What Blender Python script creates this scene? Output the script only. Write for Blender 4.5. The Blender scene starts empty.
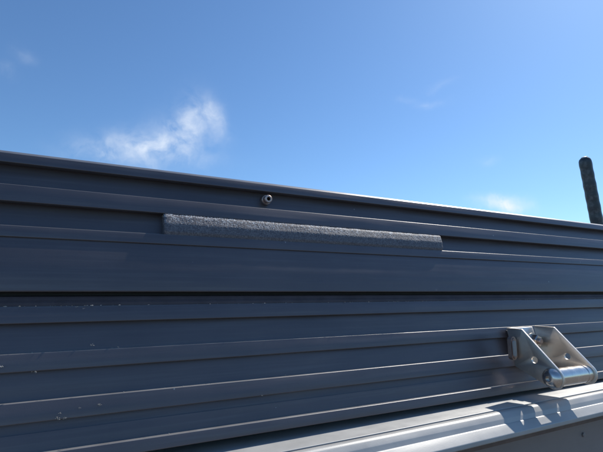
import bpy, bmesh, math, random
from mathutils import Vector, Matrix, noise
from mathutils.geometry import tessellate_polygon
random.seed(7)
S = bpy.context.scene
COL = S.collection
R = math.radians

# ---------------------------------------------------------------- camera
D = 0.40                       # metres from lens to the ribbed side
cam_d = bpy.data.cameras.new('camera'); cam = bpy.data.objects.new('camera', cam_d); COL.objects.link(cam)
cam_d.sensor_width = 36; cam_d.lens = 435.0/603*36; cam_d.clip_start = .01; cam_d.clip_end = 3000
cam.location = (0, -D, 0); cam.rotation_euler = (R(90+8.63), 0, R(-27.55))
cam_d.dof.use_dof = False
S.camera = cam

# ---------------------------------------------------------------- sun and sky
SUN = Vector((.91, .270, 1.0)).normalized()
elev = math.asin(SUN.z); azim = math.atan2(SUN.x, SUN.y)
sd = bpy.data.lights.new('sun', 'SUN'); sd.energy = 4.6; sd.angle = R(.53); sd.color = (1, .955, .88)
so = bpy.data.objects.new('sun', sd); COL.objects.link(so); so.location = SUN*20
so.rotation_euler = SUN.to_track_quat('Z', 'Y').to_euler()
S.view_settings.view_transform = 'Standard'; S.view_settings.look = 'None'
S.view_settings.exposure = 0.0; S.view_settings.gamma = 1

W = bpy.data.worlds.new('World'); S.world = W; W.use_nodes = True
nt = W.node_tree; nt.nodes.clear()
def N(nt, t, **k):
    n = nt.nodes.new(t)
    for a, b in k.items():
        if a.startswith('i_'): n.inputs[a[2:].replace('_', ' ')].default_value = b
        else: setattr(n, a, b)
    return n
def M(nt, op, a, b=None, clamp=False):
    n = nt.nodes.new('ShaderNodeMath'); n.operation = op; n.use_clamp = clamp
    for i, v in enumerate((a, b)):
        if v is None: continue
        if isinstance(v, (int, float)): n.inputs[i].default_value = v
        else: nt.links.new(v, n.inputs[i])
    return n.outputs[0]
sky = N(nt, 'ShaderNodeTexSky', sky_type='NISHITA', sun_disc=False, sun_elevation=elev, sun_rotation=azim,
        altitude=0, air_density=1.0, dust_density=.35, ozone_density=2.5)
tc = N(nt, 'ShaderNodeTexCoord')
vec = tc.outputs['Generated']
# thin white clouds at fixed directions in the sky: (azimuth from +Y, elevation, half width, half height, tilt, weight) in degrees
def cloud(az, el, w, h, tilt, wt):
    az, el, w, h, tilt = map(R, (az, el, w, h, tilt))
    c = Vector((math.sin(az)*math.cos(el), math.cos(az)*math.cos(el), math.sin(el)))
    r = Vector((math.cos(az), -math.sin(az), 0)); u = c.cross(r)*-1
    if u.z < 0: u = -u
    a = (r*math.cos(tilt)+u*math.sin(tilt))/w; b = (u*math.cos(tilt)-r*math.sin(tilt))/h
    return c, a, b, wt
CL = [cloud(13.0, 21.8, 1.9, 2.5, -16, .85), cloud(11.6, 19.2, 2.6, 2.1, 8, .85), cloud(8.3, 18.0, 3.4, 2.0, 10, .75), cloud(5.0, 17.8, 3.4, 1.7, 8, .62),
      cloud(15.7, 21.8, 1.3, 2.2, 25, .7), cloud(1.5, 16.4, 3.4, 1.4, -4, .5), cloud(11.0, 16.5, 5.0, 1.2, 0, .45),
      cloud(-6.9, 25.1, .9, .8, 0, .22), cloud(-8.2, 23.0, .9, .6, 0, .18), cloud(45.1, 23.4, 1.6, .5, -4, .26), cloud(41.7, 24.2, 1.0, .4, -4, .2), cloud(46.3, 25.2, 1.4, .4, 6, .18),
      cloud(53.0, 10.3, 2.6, .8, -6, 1.9), cloud(51.7, 15.8, .9, .5, 0, .22)]
wn = N(nt, 'ShaderNodeTexNoise', i_Scale=9.0, i_Detail=4.0, i_Roughness=.6); nt.links.new(vec, wn.inputs['Vector'])
wv = N(nt, 'ShaderNodeVectorMath', operation='MULTIPLY_ADD'); nt.links.new(wn.outputs['Color'], wv.inputs[0])
wv.inputs[1].default_value = (.06, .06, .06); nt.links.new(vec, wv.inputs[2])
wv2 = N(nt, 'ShaderNodeVectorMath', operation='SUBTRACT'); nt.links.new(wv.outputs[0], wv2.inputs[0]); wv2.inputs[1].default_value = (.03, .03, .03)
tot = None
for c, a, b, wt in CL:
    s = N(nt, 'ShaderNodeVectorMath', operation='SUBTRACT'); nt.links.new(wv2.outputs[0], s.inputs[0]); s.inputs[1].default_value = c
    q = []
    for ax in (a, b):
        d = N(nt, 'ShaderNodeVectorMath', operation='DOT_PRODUCT'); nt.links.new(s.outputs[0], d.inputs[0]); d.inputs[1].default_value = ax
        q.append(M(nt, 'MULTIPLY', d.outputs['Value'], d.outputs['Value']))
    # keep the far side of the sphere clear
    f = N(nt, 'ShaderNodeVectorMath', operation='DOT_PRODUCT'); nt.links.new(vec, f.inputs[0]); f.inputs[1].default_value = c
    g = M(nt, 'EXPONENT', M(nt, 'MULTIPLY', M(nt, 'ADD', q[0], q[1]), -1.0))
    g = M(nt, 'MULTIPLY', M(nt, 'MULTIPLY', g, wt), M(nt, 'GREATER_THAN', f.outputs['Value'], .3))
    tot = g if tot is None else M(nt, 'ADD', tot, g)
n1 = N(nt, 'ShaderNodeTexNoise', i_Scale=21.0, i_Detail=6.0, i_Roughness=.55, i_Distortion=.3)
nt.links.new(wv2.outputs[0], n1.inputs['Vector'])
mr = N(nt, 'ShaderNodeMapRange'); nt.links.new(n1.outputs['Fac'], mr.inputs['Value'])
mr.inputs['From Min'].default_value = .27; mr.inputs['From Max'].default_value = .68
cm = M(nt, 'MULTIPLY', M(nt, 'MULTIPLY', tot, mr.outputs[0]), .62, clamp=True)
hs = N(nt, 'ShaderNodeMixRGB', blend_type='MULTIPLY'); hs.inputs['Fac'].default_value = 1
nt.links.new(sky.outputs[0], hs.inputs['Color1']); hs.inputs['Color2'].default_value = (.70, .93, 1.12, 1)
mx = N(nt, 'ShaderNodeMixRGB'); nt.links.new(cm, mx.inputs['Fac']); nt.links.new(hs.outputs[0], mx.inputs['Color1'])
mx.inputs['Color2'].default_value = (7.0, 7.6, 8.4, 1)
bg = N(nt, 'ShaderNodeBackground'); bg.inputs['Strength'].default_value = .128
nt.links.new(mx.outputs[0], bg.inputs['Color'])
wo = N(nt, 'ShaderNodeOutputWorld'); nt.links.new(bg.outputs[0], wo.inputs['Surface'])

# ---------------------------------------------------------------- materials
WAVE = {'charcoal_powder_coat', 'anodised_aluminium', 'charcoal_powder_coat_body'}
def mat(name, col, rough=.5, metal=0, spec=.5, coat=0, var=.0, vscale=8, bump=0, bscale=400, streak=0, specks=0, rvar=.0, lit_top=0):
    m = bpy.data.materials.new(name); m.use_nodes = True; t = m.node_tree; L = t.links
    p = t.nodes['Principled BSDF']; p.inputs['Roughness'].default_value = rough; p.inputs['Metallic'].default_value = metal
    p.inputs['Specular IOR Level'].default_value = spec; p.inputs['Coat Weight'].default_value = coat
    g = N(t, 'ShaderNodeNewGeometry'); pos = g.outputs['Position']
    c = N(t, 'ShaderNodeRGB'); c.outputs[0].default_value = (*col, 1); out = c.outputs[0]
    if var:
        n = N(t, 'ShaderNodeTexNoise', i_Scale=vscale, i_Detail=6.0, i_Roughness=.6); L.new(pos, n.inputs['Vector'])
        r = N(t, 'ShaderNodeMapRange'); L.new(n.outputs['Fac'], r.inputs['Value'])
        r.inputs['From Min'].default_value = .3; r.inputs['From Max'].default_value = .7
        r.inputs['To Min'].default_value = 1-var; r.inputs['To Max'].default_value = 1+var
        x = N(t, 'ShaderNodeVectorMath', operation='SCALE'); L.new(out, x.inputs[0]); L.new(r.outputs[0], x.inputs['Scale']); out = x.outputs[0]
        if rvar:
            r2 = N(t, 'ShaderNodeMapRange'); L.new(n.outputs['Fac'], r2.inputs['Value'])
            r2.inputs['From Min'].default_value = .3; r2.inputs['From Max'].default_value = .7
            r2.inputs['To Min'].default_value = rough-rvar; r2.inputs['To Max'].default_value = rough+rvar
            L.new(r2.outputs[0], p.inputs['Roughness'])
    if streak:      # dust wiped along the extrusion
        mp = N(t, 'ShaderNodeMapping'); mp.inputs['Scale'].default_value = (6, 60, 260); L.new(pos, mp.inputs['Vector'])
        n = N(t, 'ShaderNodeTexNoise', i_Scale=1.0, i_Detail=5.0, i_Roughness=.65); L.new(mp.outputs[0], n.inputs['Vector'])
        r = N(t, 'ShaderNodeMapRange'); L.new(n.outputs['Fac'], r.inputs['Value'])
        r.inputs['From Min'].default_value = .48; r.inputs['From Max'].default_value = .8; r.inputs['To Max'].default_value = streak
        x = N(t, 'ShaderNodeMixRGB'); L.new(r.outputs[0], x.inputs['Fac']); L.new(out, x.inputs['Color1'])
        x.inputs['Color2'].default_value = (.30, .29, .27, 1); out = x.outputs[0]
    if specks:
        v = N(t, 'ShaderNodeTexVoronoi', i_Scale=95.0); L.new(pos, v.inputs['Vector'])
        sep = N(t, 'ShaderNodeSeparateColor'); L.new(v.outputs['Color'], sep.inputs[0])
        k = M(t, 'GREATER_THAN', sep.outputs[0], 1-specks)
        rad = M(t, 'MULTIPLY', sep.outputs[1], .085)
        dd = M(t, 'LESS_THAN', v.outputs['Distance'], rad)
        x = N(t, 'ShaderNodeMixRGB'); L.new(M(t, 'MULTIPLY', M(t, 'MULTIPLY', k, dd), .55), x.inputs['Fac']); L.new(out, x.inputs['Color1'])
        x.inputs['Color2'].default_value = (.5, .49, .46, 1); out = x.outputs[0]
    if lit_top:        # upward faces paled, painting in the bright sunlit rib tops
        sn = N(t, 'ShaderNodeSeparateXYZ'); L.new(g.outputs['True Normal'], sn.inputs[0])
        u_ = N(t, 'ShaderNodeMapRange'); L.new(sn.outputs['Z'], u_.inputs['Value'])
        u_.inputs['From Min'].default_value = .45; u_.inputs['From Max'].default_value = .9; u_.inputs['To Max'].default_value = lit_top
        dn = N(t, 'ShaderNodeTexNoise', i_Scale=55.0, i_Detail=5.0); L.new(pos, dn.inputs['Vector'])
        x = N(t, 'ShaderNodeMixRGB'); L.new(M(t, 'MULTIPLY', u_.outputs[0], M(t, 'ADD', dn.outputs['Fac'], .35, clamp=True)), x.inputs['Fac']); L.new(out, x.inputs['Color1'])
        x.inputs['Color2'].default_value = (.48, .48, .46, 1); out = x.outputs[0]
    L.new(out, p.inputs['Base Color'])
    if bump:
        n = N(t, 'ShaderNodeTexNoise', i_Scale=bscale, i_Detail=3.0); L.new(pos, n.inputs['Vector'])
        b = N(t, 'ShaderNodeBump'); b.inputs['Strength'].default_value = bump; b.inputs['Distance'].default_value = .0004
        L.new(n.outputs['Fac'], b.inputs['Height']); L.new(b.outputs[0], p.inputs['Normal'])
        if name in WAVE:      # the sheet is never quite flat
            mp = N(t, 'ShaderNodeMapping'); mp.inputs['Scale'].default_value = (5, 30, 30); L.new(pos, mp.inputs['Vector'])
            n2 = N(t, 'ShaderNodeTexNoise', i_Scale=1.0, i_Detail=2.0); L.new(mp.outputs[0], n2.inputs['Vector'])
            b2 = N(t, 'ShaderNodeBump'); b2.inputs['Strength'].default_value = .5; b2.inputs['Distance'].default_value = .004
            L.new(n2.outputs['Fac'], b2.inputs['Height']); L.new(b2.outputs[0], b.inputs['Normal'])
    return m
M_coat = mat('charcoal_powder_coat', (.120, .108, .117), .40, metal=.40, spec=.5, var=.10, vscale=9, bump=.12, bscale=1400, streak=.16, specks=.07, rvar=.05, lit_top=.5)
M_coat2 = mat('charcoal_powder_coat_body', (.24, .22, .215), .5, metal=.2, var=.12, vscale=6, bump=.15, bscale=900, streak=.18, specks=.05)
M_alu = mat('anodised_aluminium', (.41, .405, .39), .48, metal=.15, var=.08, vscale=30, bump=.10, bscale=700, streak=.18, rvar=.06)
M_steel = mat('stainless_steel', (.76, .69, .61), .43, metal=1, var=.05, vscale=60, bump=.15, bscale=900, rvar=.06)
M_steel_b = mat('polished_steel', (.68, .62, .56), .24, metal=1, var=.10, vscale=90, bump=.08, bscale=500, rvar=.06)
M_rub = mat('black_rubber', (.085, .066, .068), .6, spec=.3, var=.2, vscale=40, bump=.4, bscale=700, specks=.12)
M_dark = mat('black_plastic', (.03, .028, .03), .5, spec=.4, var=.15, vscale=50, bump=.2)
M_flange = mat('dark_steel', (.16, .14, .13), .45, metal=.7, var=.2, vscale=80, bump=.2)
M_grit = mat('pale_grit', (.30, .29, .27), .9, var=.35, vscale=300)
M_zinc = mat('dull_zinc', (.50, .38, .33), .42, metal=.9, var=.15, vscale=200, bump=.3, bscale=900)

def foam_mat():
    m = bpy.data.materials.new('weathered_foam'); m.use_nodes = True; t = m.node_tree; L = t.links
    p = t.nodes['Principled BSDF']; p.inputs['Roughness'].default_value = .62; p.inputs['Specular IOR Level'].default_value = .55
    g = N(t, 'ShaderNodeNewGeometry')
    n = N(t, 'ShaderNodeTexNoise', i_Scale=620.0, i_Detail=5.0, i_Roughness=.7); L.new(g.outputs['Position'], n.inputs['Vector'])
    r = N(t, 'ShaderNodeValToRGB'); L.new(n.outputs['Fac'], r.inputs['Fac'])
    r.color_ramp.elements[0].position = .38; r.color_ramp.elements[0].color = (.066, .060, .072, 1)
    r.color_ramp.elements[1].position = .72; r.color_ramp.elements[1].color = (.19, .185, .20, 1)
    sv = N(t, 'ShaderNodeTexVoronoi', i_Scale=780.0); L.new(g.outputs['Position'], sv.inputs['Vector'])
    sc_ = N(t, 'ShaderNodeSeparateColor'); L.new(sv.outputs['Color'], sc_.inputs[0])
    pn = N(t, 'ShaderNodeTexNoise', i_Scale=38.0, i_Detail=3.0); L.new(g.outputs['Position'], pn.inputs['Vector'])
    thr = M(t, 'ADD', M(t, 'MULTIPLY', pn.outputs['Fac'], -.75), 1.06)
    sp_ = N(t, 'ShaderNodeSeparateXYZ'); L.new(g.outputs['Position'], sp_.inputs[0])
    glint_h = N(t, 'ShaderNodeMapRange'); L.new(sp_.outputs['Z'], glint_h.inputs['Value'])      # sunlit sparkle painted on the granules, stronger towards the top
    glint_h.inputs['From Min'].default_value = .066; glint_h.inputs['From Max'].default_value = .078; glint_h.inputs['To Min'].default_value = .08; glint_h.inputs['To Max'].default_value = .95
    fx_ = N(t, 'ShaderNodeMixRGB'); L.new(M(t, 'MULTIPLY', M(t, 'GREATER_THAN', sc_.outputs[0], thr), glint_h.outputs[0]), fx_.inputs['Fac'])
    L.new(r.outputs[0], fx_.inputs['Color1']); fx_.inputs['Color2'].default_value = (.50, .50, .50, 1)
    L.new(fx_.outputs[0], p.inputs['Base Color'])
    v = N(t, 'ShaderNodeTexVoronoi', i_Scale=1500.0); L.new(g.outputs['Position'], v.inputs['Vector'])
    b = N(t, 'ShaderNodeBump'); b.inputs['Strength'].default_value = .35; b.inputs['Distance'].default_value = .0006
    L.new(v.outputs['Distance'], b.inputs['Height']); L.new(b.outputs[0], p.inputs['Normal'])
    return m
M_foam = foam_mat()
def rod_mat():
    m = bpy.data.materials.new('mottled_rod'); m.use_nodes = True; t = m.node_tree; L = t.links
    p = t.nodes['Principled BSDF']; p.inputs['Roughness'].default_value = .38
    g = N(t, 'ShaderNodeNewGeometry')
    n = N(t, 'ShaderNodeTexNoise', i_Scale=90.0, i_Detail=3.0, i_Roughness=.7); L.new(g.outputs['Position'], n.inputs['Vector'])
    r = N(t, 'ShaderNodeValToRGB'); L.new(n.outputs['Fac'], r.inputs['Fac'])
    r.color_ramp.elements[0].position = .45; r.color_ramp.elements[0].color = (.035, .045, .05, 1)
    r.color_ramp.elements[1].position = .75; r.color_ramp.elements[1].color = (.12, .13, .135, 1)
    L.new(r.outputs[0], p.inputs['Base Color'])
    return m
M_rod = rod_mat()
def ground_mat():
    m = bpy.data.materials.new('gravel_ground'); m.use_nodes = True; t = m.node_tree; L = t.links
    p = t.nodes['Principled BSDF']; p.inputs['Roughness'].default_value = .95
    g = N(t, 'ShaderNodeNewGeometry')
    n = N(t, 'ShaderNodeTexNoise', i_Scale=.35, i_Detail=8.0, i_Roughness=.6); L.new(g.outputs['Position'], n.inputs['Vector'])
    r = N(t, 'ShaderNodeValToRGB'); L.new(n.outputs['Fac'], r.inputs['Fac'])
    r.color_ramp.elements[0].position = .3; r.color_ramp.elements[0].color = (.10, .088, .075, 1)
    r.color_ramp.elements[1].position = .75; r.color_ramp.elements[1].color = (.18, .16, .135, 1)
    v = N(t, 'ShaderNodeTexVoronoi', i_Scale=38.0); L.new(g.outputs['Position'], v.inputs['Vector'])
    x = N(t, 'ShaderNodeMixRGB', blend_type='OVERLAY'); x.inputs['Fac'].default_value = .45
    L.new(r.outputs[0], x.inputs['Color1']); L.new(v.outputs['Color'], x.inputs['Color2'])
    hsv = N(t, 'ShaderNodeHueSaturation'); hsv.inputs['Saturation'].default_value = .55; L.new(x.outputs[0], hsv.inputs['Color'])
    L.new(hsv.outputs[0], p.inputs['Base Color'])
    b = N(t, 'ShaderNodeBump'); b.inputs['Strength'].default_value = .8; b.inputs['Distance'].default_value = .02
    L.new(v.outputs['Distance'], b.inputs['Height']); L.new(b.outputs[0], p.inputs['Normal'])
    return m
M_ground = ground_mat()

# ---------------------------------------------------------------- mesh helpers
def link(name, bm, m, parent=None, smooth=32):
    bmesh.ops.recalc_face_normals(bm, faces=bm.faces)
    for f in bm.faces: f.smooth = True
    for e in bm.edges:
        if len(e.link_faces) == 2 and e.calc_face_angle(0) > R(smooth): e.smooth = False
    me = bpy.data.meshes.new(name); bm.to_mesh(me); bm.free()
    me.materials.append(m); o = bpy.data.objects.new(name, me); COL.objects.link(o)
    if parent: o.parent = parent; o.matrix_parent_inverse = Matrix.Translation(parent.location).inverted()
    return o
def thing(name, label, cat, loc, group=None):
    o = bpy.data.objects.new(name, None); o.empty_display_size = .05; COL.objects.link(o); o.location = loc
    o['label'] = label; o['category'] = cat
    if group: o['group'] = group
    return o
def rnd(pts, seg=4):
    """pts: (u, v, radius) closed outline -> outline with rounded corners"""
    out = []; n = len(pts)
    for i, (x, y, r) in enumerate(pts):
        P = Vector((x, y)); A = Vector(pts[i-1][:2]); B = Vector(pts[(i+1) % n][:2])
        if r <= 0: out.append(P); continue
        a = (A-P); b = (B-P); la, lb = a.length, b.length; a /= la; b /= lb
        ang = a.angle(b); t = min(r/math.tan(ang/2), la*.48, lb*.48); rr = t*math.tan(ang/2)
        c = P+(a+b).normalized()*(rr/math.sin(ang/2))
        s = P+a*t-c; e = P+b*t-c
        a0 = math.atan2(s.y, s.x); a1 = math.atan2(e.y, e.x); da = (a1-a0+math.pi) % (2*math.pi)-math.pi
        for k in range(seg+1): q = a0+da*k/seg; out.append(c+Vector((math.cos(q), math.sin(q)))*rr)
    return out
def extr(outline, x0, x1, n=1):
    """(y, z) outline swept along X"""
    bm = bmesh.new(); rings = []
    for k in range(n+1):
        x = x0+(x1-x0)*k/n; rings.append([bm.verts.new((x, p[0], p[1])) for p in outline])
    m = len(outline)
    for a, b in zip(rings, rings[1:]):
        for i in range(m): bm.faces.new((a[i], a[(i+1) % m], b[(i+1) % m], b[i]))
    bm.faces.new(rings[0]); bm.faces.new(rings[-1][::-1]); return bm
def lathe(bm, prof, axis, origin, seg=32):
    """prof: (distance along axis, radius)"""
    axis = Vector(axis).normalized(); u = axis.orthogonal().normalized(); v = axis.cross(u); o = Vector(origin); rings = []
    for d, r in prof:
        if r < 1e-6: rings.append([bm.verts.new(o+axis*d)]*seg)
        else: rings.append([bm.verts.new(o+axis*d+(u*math.cos(2*math.pi*i/seg)+v*math.sin(2*math.pi*i/seg))*r) for i in range(seg)])
    for a, b in zip(rings, rings[1:]):
        for i in range(seg):
            q = []
            for w in (a[i], a[(i+1) % seg], b[(i+1) % seg], b[i]):
                if w not in q: q.append(w)
            if len(q) > 2: bm.faces.new(q)
    for rg in (rings[0], rings[-1]):
        if rg[0] is not rg[1]: bm.faces.new(rg)
    return bm
def hexprism(bm, axis, origin, h, r, ch=.12, hole=0):
    prof = [(0, r), (h*(1-ch), r), (h, r*.88)]
    if hole: prof += [(h, hole), (h*.35, hole), (h*.35, 0)]
    else: prof += [(h, 0)]
    return lathe(bm, [(0, 0)]+prof, axis, origin, 6)
def plate(loops, x0, x1, bev=.0006):
    """flat plate with holes; loops in (y, z), thickness along X; edges eased"""
    bm = bmesh.new(); V = []
    flat = [Vector((0, p[0], p[1])) for l in loops for p in l]
    tris = tessellate_polygon([[Vector((p[0], p[1], 0)) for p in l] for l in loops])
    a = [bm.verts.new((x0, p.y, p.z)) for p in flat]; b = [bm.verts.new((x1, p.y, p.z)) for p in flat]
    for t in tris: bm.faces.new([a[i] for i in t]); bm.faces.new([b[i] for i in t][::-1])
    k = 0
    for l in loops:
        n = len(l)
        for i in range(n): i0 = k+i; i1 = k+(i+1) % n; bm.faces.new((a[i0], a[i1], b[i1], b[i0]))
        k += n
    bmesh.ops.recalc_face_normals(bm, faces=bm.faces)
    es = [e for e in bm.edges if len(e.link_faces) == 2 and e.calc_face_angle(0) > R(60)]
    bmesh.ops.bevel(bm, geom=es, offset=bev, segments=2, affect='EDGES', profile=.5)
    return bm
def circ(cy, cz, r, n=28): return [(cy+r*math.cos(2*math.pi*i/n), cz+r*math.sin(2*math.pi*i/n)) for i in range(n)]
KL, ZP = .32, -.075                  # the ribbed side leans back by this slope, pivoting at this height
def wl(z, o=0):
    """height z read on the upright plane y = 0 -> (y, z) on the leaning side, standing o behind it"""
    zz = z*(1+(o-KL*ZP)/D)/(1-z*KL/D); return KL*(zz-ZP)+o, zz
def bar(z1, z0, o, r1, r0, dep=.014, x0=None, x1=None):
    """ledge of the ribbed side between two heights, with eased front corners"""
    a, b = wl(z1, o), wl(z0, o)
    return extr(rnd([(*b, r0), (*a, r1), (a[0]+dep, a[1], 0), (b[0]+dep, b[1], 0)], 4), XL if x0 is None else x0, XR if x1 is None else x1)

# ---------------------------------------------------------------- ground
XL, XR = -1.05, 1.35                 # ends of the ribbed box
GZ = -1.95
bm = bmesh.new(); 
vs = [bm.verts.new((x, y, GZ)) for x, y in ((-1500, -1500), (1500, -1500), (1500, 1500), (-1500, 1500))]; bm.faces.new(vs)
g = link('ground', bm, M_ground); g['kind'] = 'structure'

# ---------------------------------------------------------------- lid of the box
YB = 1.25
box = lid = base = thing('ribbed_box', 'charcoal metal box with long horizontal ribs and a dark slot along its side', 'metal box', (0, .3, -.127))
# top edge strip
a = wl(.1012, .003); b = wl(.1085, .003)
o = rnd([(*a, .0006), (*b, .0022), (b[0]+.004, b[1]+.0030, .0022), (b[0]+.03, b[1]+.0045, 0), (b[0]+.03, a[1], 0)], 5)
TOPY, TOPZ = b[0]+.0295, b[1]+.0042
link('top_edge', extr(o, XL, XR), M_coat, lid)
# backing sheet with its two channels
link('channel_wall', extr([wl(.1022, .0140), wl(.078, .0140), wl(.078, .0115), wl(.046, .0115), wl(.046, .022), wl(.1022, .022)], XL+.001, XR-.001), M_coat, lid)
for (z1, z0, o) in ((.0837, .0703, .0), (.0513, .0424, .0)):
    link('rib', bar(z1, z0, o, .0009, .0006, .0175), M_coat, lid)
link('flat_panel', bar(.0475, .0, .0018, .001, .0012, .018, XL+.0005, XR-.0005), M_coat, lid)
# lid top sheet with a slight crown
bm = bmesh.new(); NX, NY = 24, 12
def crown(u, v): return TOPZ+.03*math.sin(math.pi*u)*math.sin(math.pi*v)
top = [[bm.verts.new((XL+(XR-XL)*i/NX, TOPY+(YB-TOPY)*j/NY, crown(i/NX, j/NY))) for j in range(NY+1)] for i in range(NX+1)]
for i in range(NX):
    for j in range(NY): bm.faces.new((top[i][j], top[i+1][j], top[i+1][j+1], top[i][j+1]))
bot = [[bm.verts.new((v.co.x, max(v.co.y, .10), .004)) for v in row] for row in top]
for i in range(NX):
    bm.faces.new((top[i][0], top[i+1][0], bot[i+1][0], bot[i][0])); bm.faces.new((top[i][NY], top[i+1][NY], bot[i+1][NY], bot[i][NY]))
for j in range(NY):
    bm.faces.new((top[0][j], top[0][j+1], bot[0][j+1], bot[0][j])); bm.faces.new((top[NX][j], top[NX][j+1], bot[NX][j+1], bot[NX][j]))
bm.faces.new([bot[0][0], bot[NX][0], bot[NX][NY], bot[0][NY]])
link('lid_top', bm, M_coat, lid)
# round fastener in the upper channel
bm = bmesh.new(); _b = wl(.0915, .0138); bc = (.1700*(D+_b[0])/D/1.02, _b[0], _b[1])
lathe(bm, [(0, .0060), (.0055, .0060), (.0062, .0054), (.0062, .0)], (0, -1, 0), bc, 24)
fa = link('fastener', bm, M_zinc, lid)
bm = bmesh.new()
lathe(bm, [(.0062, .0048), (.0112, .0048), (.0122, .0040), (.0122, .0023), (.0060, .0023), (.0060, 0)], (0, -1, 0), bc, 24)
fb = link('sleeve', bm, M_zinc, fa)

# ---------------------------------------------------------------- base of the box
bands = [(-.0112, -.0241, .0034), (-.0463, -.0600, .0034), (-.0821, -.0975, .0011), (-.1204, -.1310, -.0018)]
rec = [(-.0225, -.048, .0035), (-.058, -.084, .001), (-.0955, -.1052, -.0008), (-.1052, -.122, -.0035)]
w = [wl(-.0116, .0095), wl(-.047, .0095), wl(-.047, .0085), wl(-.083, .0085), wl(-.083, .0075), wl(-.1050, .0075), wl(-.1050, .0050), wl(-.1300, .0050), (.042, wl(-.13, 0)[1]), (.042, wl(-.0116, .0095)[1])]
link('side_wall', extr(w, XL+.001, XR-.001), M_coat, base)
for a, b, yy in bands:
    link('rib', bar(a, b, yy, .0007, .0007, .0125), M_coat, base)
# body behind the slot
bm = extr(rnd([(.0425, -.127, 0), (.0425, .003, 0), (YB, .003, .0), (YB, -.127, 0)]), XL+.01, XR-.01); link('inner_tray', bm, M_dark, base)
# folded rubber seal lying in the slot
o = rnd([(.0255, -.0118, 0), (.0260, -.0092, .001), (.0285, -.0070, .0012), (.0295, -.0052, .001), (.0305, -.0038, .001), (.0424, -.0032, 0), (.0424, -.0118, 0)], 3)
link('rubber_seal', extr(o, XL+.002, XR-.002), M_rub, base)
# pale grit: along the seal and on the rib tops
bm = bmesh.new()
def crumb(c, s):
    v = bmesh.ops.create_icosphere(bm, subdivisions=1, radius=s, matrix=Matrix.Translation(c))['verts']
    q = Vector((random.uniform(.7, 1.6), random.uniform(.5, 1), random.uniform(.35, .8)))
    for w_ in v: d = w_.co-Vector(c); w_.co = Vector(c)+Vector((d.x*q.x, d.y*q.y, d.z*q.z))*random.uniform(.75, 1.2)
for i in range(170):
    x = random.uniform(XL, XR) if random.random() < .6 else random.gauss(random.choice((-.02, .2, .36, .6)), .04)
    if not XL < x < XR: continue
    crumb((x, random.uniform(.0205, .0262), -.0115), random.choice((.00025, .0003, .0004, .0007)))
for i in range(150):
    a, b, yy = random.choice(bands[1:]); q = wl(a, yy); crumb((random.uniform(XL, XR), q[0]+random.uniform(.0008, .004), q[1]+.0002), random.uniform(.0002, .0006))
for x, y, z, r in ((.0178, .0115, -.0435, .0010), (.0259, -.0042, -.088, .0010), (-.0017, -.0042, -.0912, .0009), (.0118, -.0036, -.0893, .0006), (.0378, .0100, -.0461, .0005),
                   (-.0035, -.0058, -.0944, .0012), (.0020, -.0060, -.0948, .0008), (-.0217, .0062, -.061, .0010), (-.0442, .0075, -.0551, .0013), (.0913, -.0016, -.0809, .0005),
                   (.1638, -.0060, -.095, .0006), (.1897, -.0012, -.08, .0004), (.004, .0215, -.0125, .0008), (.01, .0215, -.0140, .0005)):
    for k in range(8): crumb((x+random.uniform(-1.5, 1.5)*r, y-.0012-random.uniform(0, .4)*r, z+random.uniform(-.8, .8)*r), r*random.uniform(.25, .6))
gr = link('grit', bm, M_grit, base); gr['kind'] = 'stuff'

# ---------------------------------------------------------------- foam strip in the lid's channel
bm = bmesh.new(); fx0, fx1 = .0772, .4530; NXf, prof = 760, []
zb, zt = .0508, .0730
def wl_true(P): return wl(P.z, P.y)
fy = -.0024
outl = rnd([(.0114, zb, 0), (fy+.0032, zb, .0006), (fy+.0008, zb+.0035, .003), (fy, zb+.011, .006), (fy+.0012, zt-.0045, .004), (fy+.005, zt-.0008, .003), (.0114, zt, 0)], 6)
# resample for displacement
dense = []
for p, q in zip(outl, outl[1:]):
    L_ = (q-p).length; k = max(1, int(L_/.00045))
    for i in range(k): dense.append(p.lerp(q, i/k))
dense.append(outl[-1])
rings = []
for i in range(NXf+1):
    x = fx0+(fx1-fx0)*i/NXf; end = min(i, NXf-i)/NXf*(fx1-fx0); sq = .0008*math.exp(-end/.0006); ring = []
    for p in dense:
        P = Vector((x, p.x, p.y)); h = 0
        if p.x < .0065:
            up = max(0, min(1, (p.y-zb-.007)/.006))
            n_ = noise.noise(P*850)*.4+noise.noise(P*1900)*.6
            h = n_*(.00006+.00042*up*(.6+.8*abs(noise.noise(P*45))))+noise.noise(P*60)*.0003
            P.y -= h; P.z += h*.5*up
        P.y += sq
        q = wl_true(P); P.y, P.z = q
        P.x += (P.z-.065)*.13*(i/NXf) + noise.noise(Vector((0, P.y*300, P.z*300+i//400*9)))*.0005*math.exp(-end/.002)
        ring.append(bm.verts.new(P))
    rings.append(ring)
for a, b in zip(rings, rings[1:]):
    for i in range(len(dense)-1): bm.faces.new((a[i], a[i+1], b[i+1], b[i]))
bm.faces.new(rings[0]); bm.faces.new(rings[-1])
fo = link('foam_strip', bm, M_foam, None, 80)
fo['label'] = 'rough grey foam strip stuck in the upper channel of the box, with sunlit sparkle painted along its top'; fo['category'] = 'foam strip'

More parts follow.
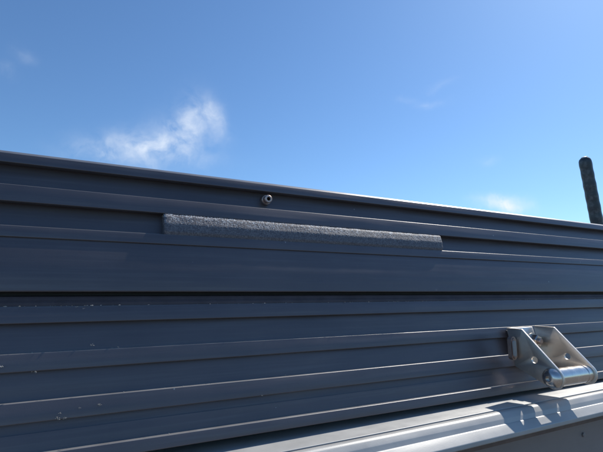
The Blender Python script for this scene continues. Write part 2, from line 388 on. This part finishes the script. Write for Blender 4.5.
# ---------------------------------------------------------------- pale rail along the foot of the box
rail = thing('side_rail', 'pale aluminium rail running along the foot of the ribbed box, crossed by two bracket shadows', 'rail', (.40, -.03, -.14))
ZR = -.1320
link('top_flange', extr(rnd([(-.0434, ZR, .0007), (.02, ZR, 0), (.02, ZR-.004, 0), (-.0434, ZR-.004, .0005)], 3), XL-.08, XR+.08), M_alu, rail)
link('nose', extr(rnd([(-.0460, ZR-.0003, .0006), (-.0520, ZR-.0003, .006), (-.0570, ZR-.0058, .004), (-.0592, ZR-.0100, .001), (-.0606, ZR-.0104, .0008), (-.0690, -.1490, .0016), (-.0690, -.1530, .0012), (-.0670, -.1545, .001),
     (-.0460, -.1545, 0)], 7), XL-.08, XR+.08), M_alu, rail)
link('web', extr([(-.0446, ZR-.0041), (-.0446, -.158), (.2, -.158), (.2, ZR-.0041)], XL-.079, XR+.079), M_dark, rail)
rail.rotation_euler.y = R(-.5)

# ---------------------------------------------------------------- carrier body below (panel seen at the lower right)
body = thing('trailer', 'dark grey trailer body below the pale rail, at the lower right corner', 'trailer', (.40, .4, -.16))
o = rnd([(-.0350, -1.30, .01), (-.0350, -.166, .003), (-.040, -.1622, .001), (YB+.04, -.1622, .002), (YB+.04, -1.30, .01)], 4)
link('body_panel', extr(o, XL-.10, XR+.10), M_coat2, body)
link('shaded_lip', extr(rnd([(-.0640, -.1600, .001), (-.0640, -.1546, .0008), (-.037, -.1546, 0), (-.037, -.1600, 0)], 3), XL-.10, XR+.10),
     mat('brown_lip_shade', (.14, .095, .075), .7, var=.25, vscale=40, bump=.3, bscale=200), body)  # brown strip standing in for the shaded lip and gap under the rail
for z in (-.62, -1.0):
    link('rub_rail', extr(rnd([(-.047, z-.02, .004), (-.047, z+.02, .004), (-.030, z+.02, 0), (-.030, z-.02, 0)], 3), XL-.09, XR+.09), M_coat2, body)
bm = bmesh.new(); hexprism(bm, (0, -1, 0), (.606, -.0352, -.1865), .0016, .0030); link('screw', bm, M_coat2, body)
link('chassis', extr([(.08, -1.42), (.08, -1.302), (YB-.1, -1.302), (YB-.1, -1.42)], XL-.05, XR+.05), M_dark, body)
for yy, sgn in ((.02, -1), (YB-.22, 1)):
    for xx in (-.25, .55):
        bm = bmesh.new()
        lathe(bm, [(0, .19), (0, .30), (.02, .33), (.16, .33), (.18, .30), (.18, .19)], (0, 1, 0), (xx, yy, GZ+.325), 40); wh = link('wheel', bm, M_rub, body)
        bm = bmesh.new()
        lathe(bm, [(.02, .05), (.02, .16), (.01, .19), (.17, .19), (.16, .16), (.16, .05)], (0, 1, 0), (xx, yy, GZ+.325), 40); link('rim', bm, M_zinc, wh)
for xx in (-.25, .55):
    bm = bmesh.new(); lathe(bm, [(0, .03), (YB-.1, .03)], (0, 1, 0), (xx, .04, GZ+.325), 16); link('axle', bm, M_dark, body)

body.rotation_euler.y = R(-.5)

# ---------------------------------------------------------------- stainless bracket
bk = thing('hinge_bracket', 'stainless steel bracket with two slanted side plates and a roller, on the ribbed box base', 'bracket', (.556, -.01, -.1))
X1, X2, T = .5245, .5925, .0032
SHR = .967
def near(o):
    for v in o.data.vertices: v.co = Vector((v.co.x*SHR, (v.co.y+D)*SHR-D, v.co.z*SHR))
    return o
def plate_outline():
    pts = [(-.0125, -.0968, .004), (-.0125, -.0480, .0012), (-.0165, -.0480, .002)]
    c = Vector((-.0540, -.1035)); r = .0132
    A = Vector((-.0165, -.0480)); B = Vector((-.0125, -.0968))
    def tan_pt(P, side):
        d = P-c; L_ = d.length; al = math.acos(r/L_); th = math.atan2(d.y, d.x)+side*al; return c+Vector((math.cos(th), math.sin(th)))*r, th
    pa, ta = tan_pt(A, 1); pb, tb = tan_pt(B, -1)
    if pa.y < pb.y: pa, ta = tan_pt(A, -1); pb, tb = tan_pt(B, 1)
    out = rnd([(-.0030, -.0968, 0), (.0055, -.0480, .0), (-.0165, -.0480, .001), (pa.x, pa.y, 0)])
    a0 = ta; a1 = tb
    while a1 < a0: a1 += 2*math.pi
    if a1-a0 > math.pi*1.5: 
        a0, a1 = ta, tb
    n = 18
    out += [c+Vector((math.cos(a0+(a1-a0)*i/n), math.sin(a0+(a1-a0)*i/n)))*r for i in range(1, n+1)]
    return [(p[0], p[1]) for p in out], c
po, pc = plate_outline()
po2 = [(p[0]+.008, p[1]) if i < 2 else p for i, p in enumerate(po)]      # the far plate runs back under the back plate
for X in (X1, X2):
    near(link('side_plate', plate([po if X == X1 else po2, circ(-.0315, -.0850, .0040)], X, X+T, .0007), M_steel, bk))
link('back_plate', extr(rnd([(-.0125, -.0968, .001), (.0020, -.0480, .001), (.0060, -.0480, 0), (-.0065, -.0968, 0)], 3), (X1+T)*SHR+.014, X2*SHR+.0002), M_steel, bk)
# rounded mounting flange on the near side
def capsule(yc, x, z0, z1, r, h):
    bm = bmesh.new(); n = 10; pts = []
    for i in range(n+1): a = math.pi*i/n; pts.append((x+r*math.cos(a), z1+r*math.sin(a)))
    for i in range(n+1): a = math.pi+math.pi*i/n; pts.append((x+r*math.cos(a), z0+r*math.sin(a)))
    a = [bm.verts.new((p[0], yc, p[1])) for p in pts]; b = [bm.verts.new((p[0], yc-h, p[1])) for p in pts]; m = len(pts)
    for i in range(m): bm.faces.new((a[i], a[(i+1) % m], b[(i+1) % m], b[i]))
    bm.faces.new(a); f = bm.faces.new(b)
    bmesh.ops.recalc_face_normals(bm, faces=bm.faces)
    bmesh.ops.bevel(bm, geom=list(f.edges), offset=h*.25, segments=2, affect='EDGES'); return bm
fl = near(link('flange', capsule(-.002, .5190, -.083, -.063, .0050, .0075), M_zinc, bk))
near(link('flange_insert', capsule(-.0090, .5175, -.080, -.066, .0032, .0014), M_alu, fl))
link('gasket', extr(rnd([(-.0050, -.0940, .002), (.0085, -.0520, .002), (.0240, -.0520, 0), (.0100, -.0940, 0)], 3), X1*SHR+.022, X2*SHR-.002), M_rub, bk)
# nut on a stud through the back plate
bm = bmesh.new(); lathe(bm, [(0, .0100), (.0016, .0100), (.0018, .0095), (.0018, 0)], (0, -1, 0), (.5620, -.0036, -.0655), 28)
ws = link('washer', bm, M_steel, bk)
bm = bmesh.new(); hexprism(bm, (0, -1, 0), (.5620, -.0053, -.0655), .0090, .0084); nu = link('nut', bm, M_steel_b, ws)
bm = bmesh.new(); lathe(bm, [(.0, .004), (.0038, .004), (.0044, .0032), (.0044, 0)], (0, -1, 0), (.5620, -.0133, -.0655), 18); link('stud', bm, M_zinc, bk)
# roller and its pin
bm = bmesh.new()
L_ = X2-X1-T
lathe(bm, [(.0004, .0040), (.0004, .0100), (.0012, .0108), (L_*.5, .0108), (L_-.012, .0108), (L_-.0112, .0100), (L_-.0100, .0100), (L_-.0092, .0108), (L_-.0012, .0108), (L_-.0004, .0100), (L_-.0004, .004)], (1, 0, 0), (X1+T, pc.x, pc.y), 40)
near(link('roller', bm, M_steel_b, bk))
bm = bmesh.new()
lathe(bm, [(0, .0116), (.0014, .0121), (.0042, .0112), (.0072, .0084), (.0086, .0056), (.0088, .0036), (.0060, .0034), (.0060, 0)], (-1, 0, 0), (X1, pc.x, pc.y), 32)
bh = near(link('bolt_head', bm, M_steel_b, bk))
bm = bmesh.new(); lathe(bm, [(0, .010), (.001, .0105), (.003, .0095), (.003, 0)], (1, 0, 0), (X2+T, pc.x, pc.y), 28); near(link('bolt_head', bm, M_steel_b, bk))

# ---------------------------------------------------------------- rod standing behind the lid
bm = bmesh.new(); A = Vector((1.022, .14, .133)); B = Vector((.995, .14, .2985)); ax = (B-A); H = ax.length; r = .0126
prof = [(0, r)]
for k in range(1, 60):
    d = H*.93*k/60; prof.append((d, r+.0003*math.sin(d*260)))
prof += [(H*.945, r*.98), (H*.97, r*.86), (H*.985, r*.66)]
lathe(bm, prof, ax, A, 40)
for v in bm.verts: v.co += (v.co-A-ax.normalized()*(v.co-A).dot(ax.normalized())).normalized()*noise.noise(v.co*90)*.0003 if (v.co-A-ax.normalized()*(v.co-A).dot(ax.normalized())).length > 1e-4 else Vector()
rod = thing('rod', 'short dark rod with a pale tip, sticking up against the sky behind the ribbed box', 'rod', (1.022, .14, .133))
link('sleeve', bm, M_rod, rod)
bm = bmesh.new(); lathe(bm, [(H*.965, r*.5), (H*.985, r*.62), (H*.998, r*.5), (H*1.006, r*.25), (H*1.008, 0)], ax, A, 24)
link('tip', bm, M_alu, rod)
bm = bmesh.new(); lathe(bm, [(0, .03), (.003, .03), (.005, .026), (.007, .017), (.010, .0150), (.010, .012)], (0, 0, 1), (1.0225, .14, .131), 32)
link('foot', bm, M_dark, rod)
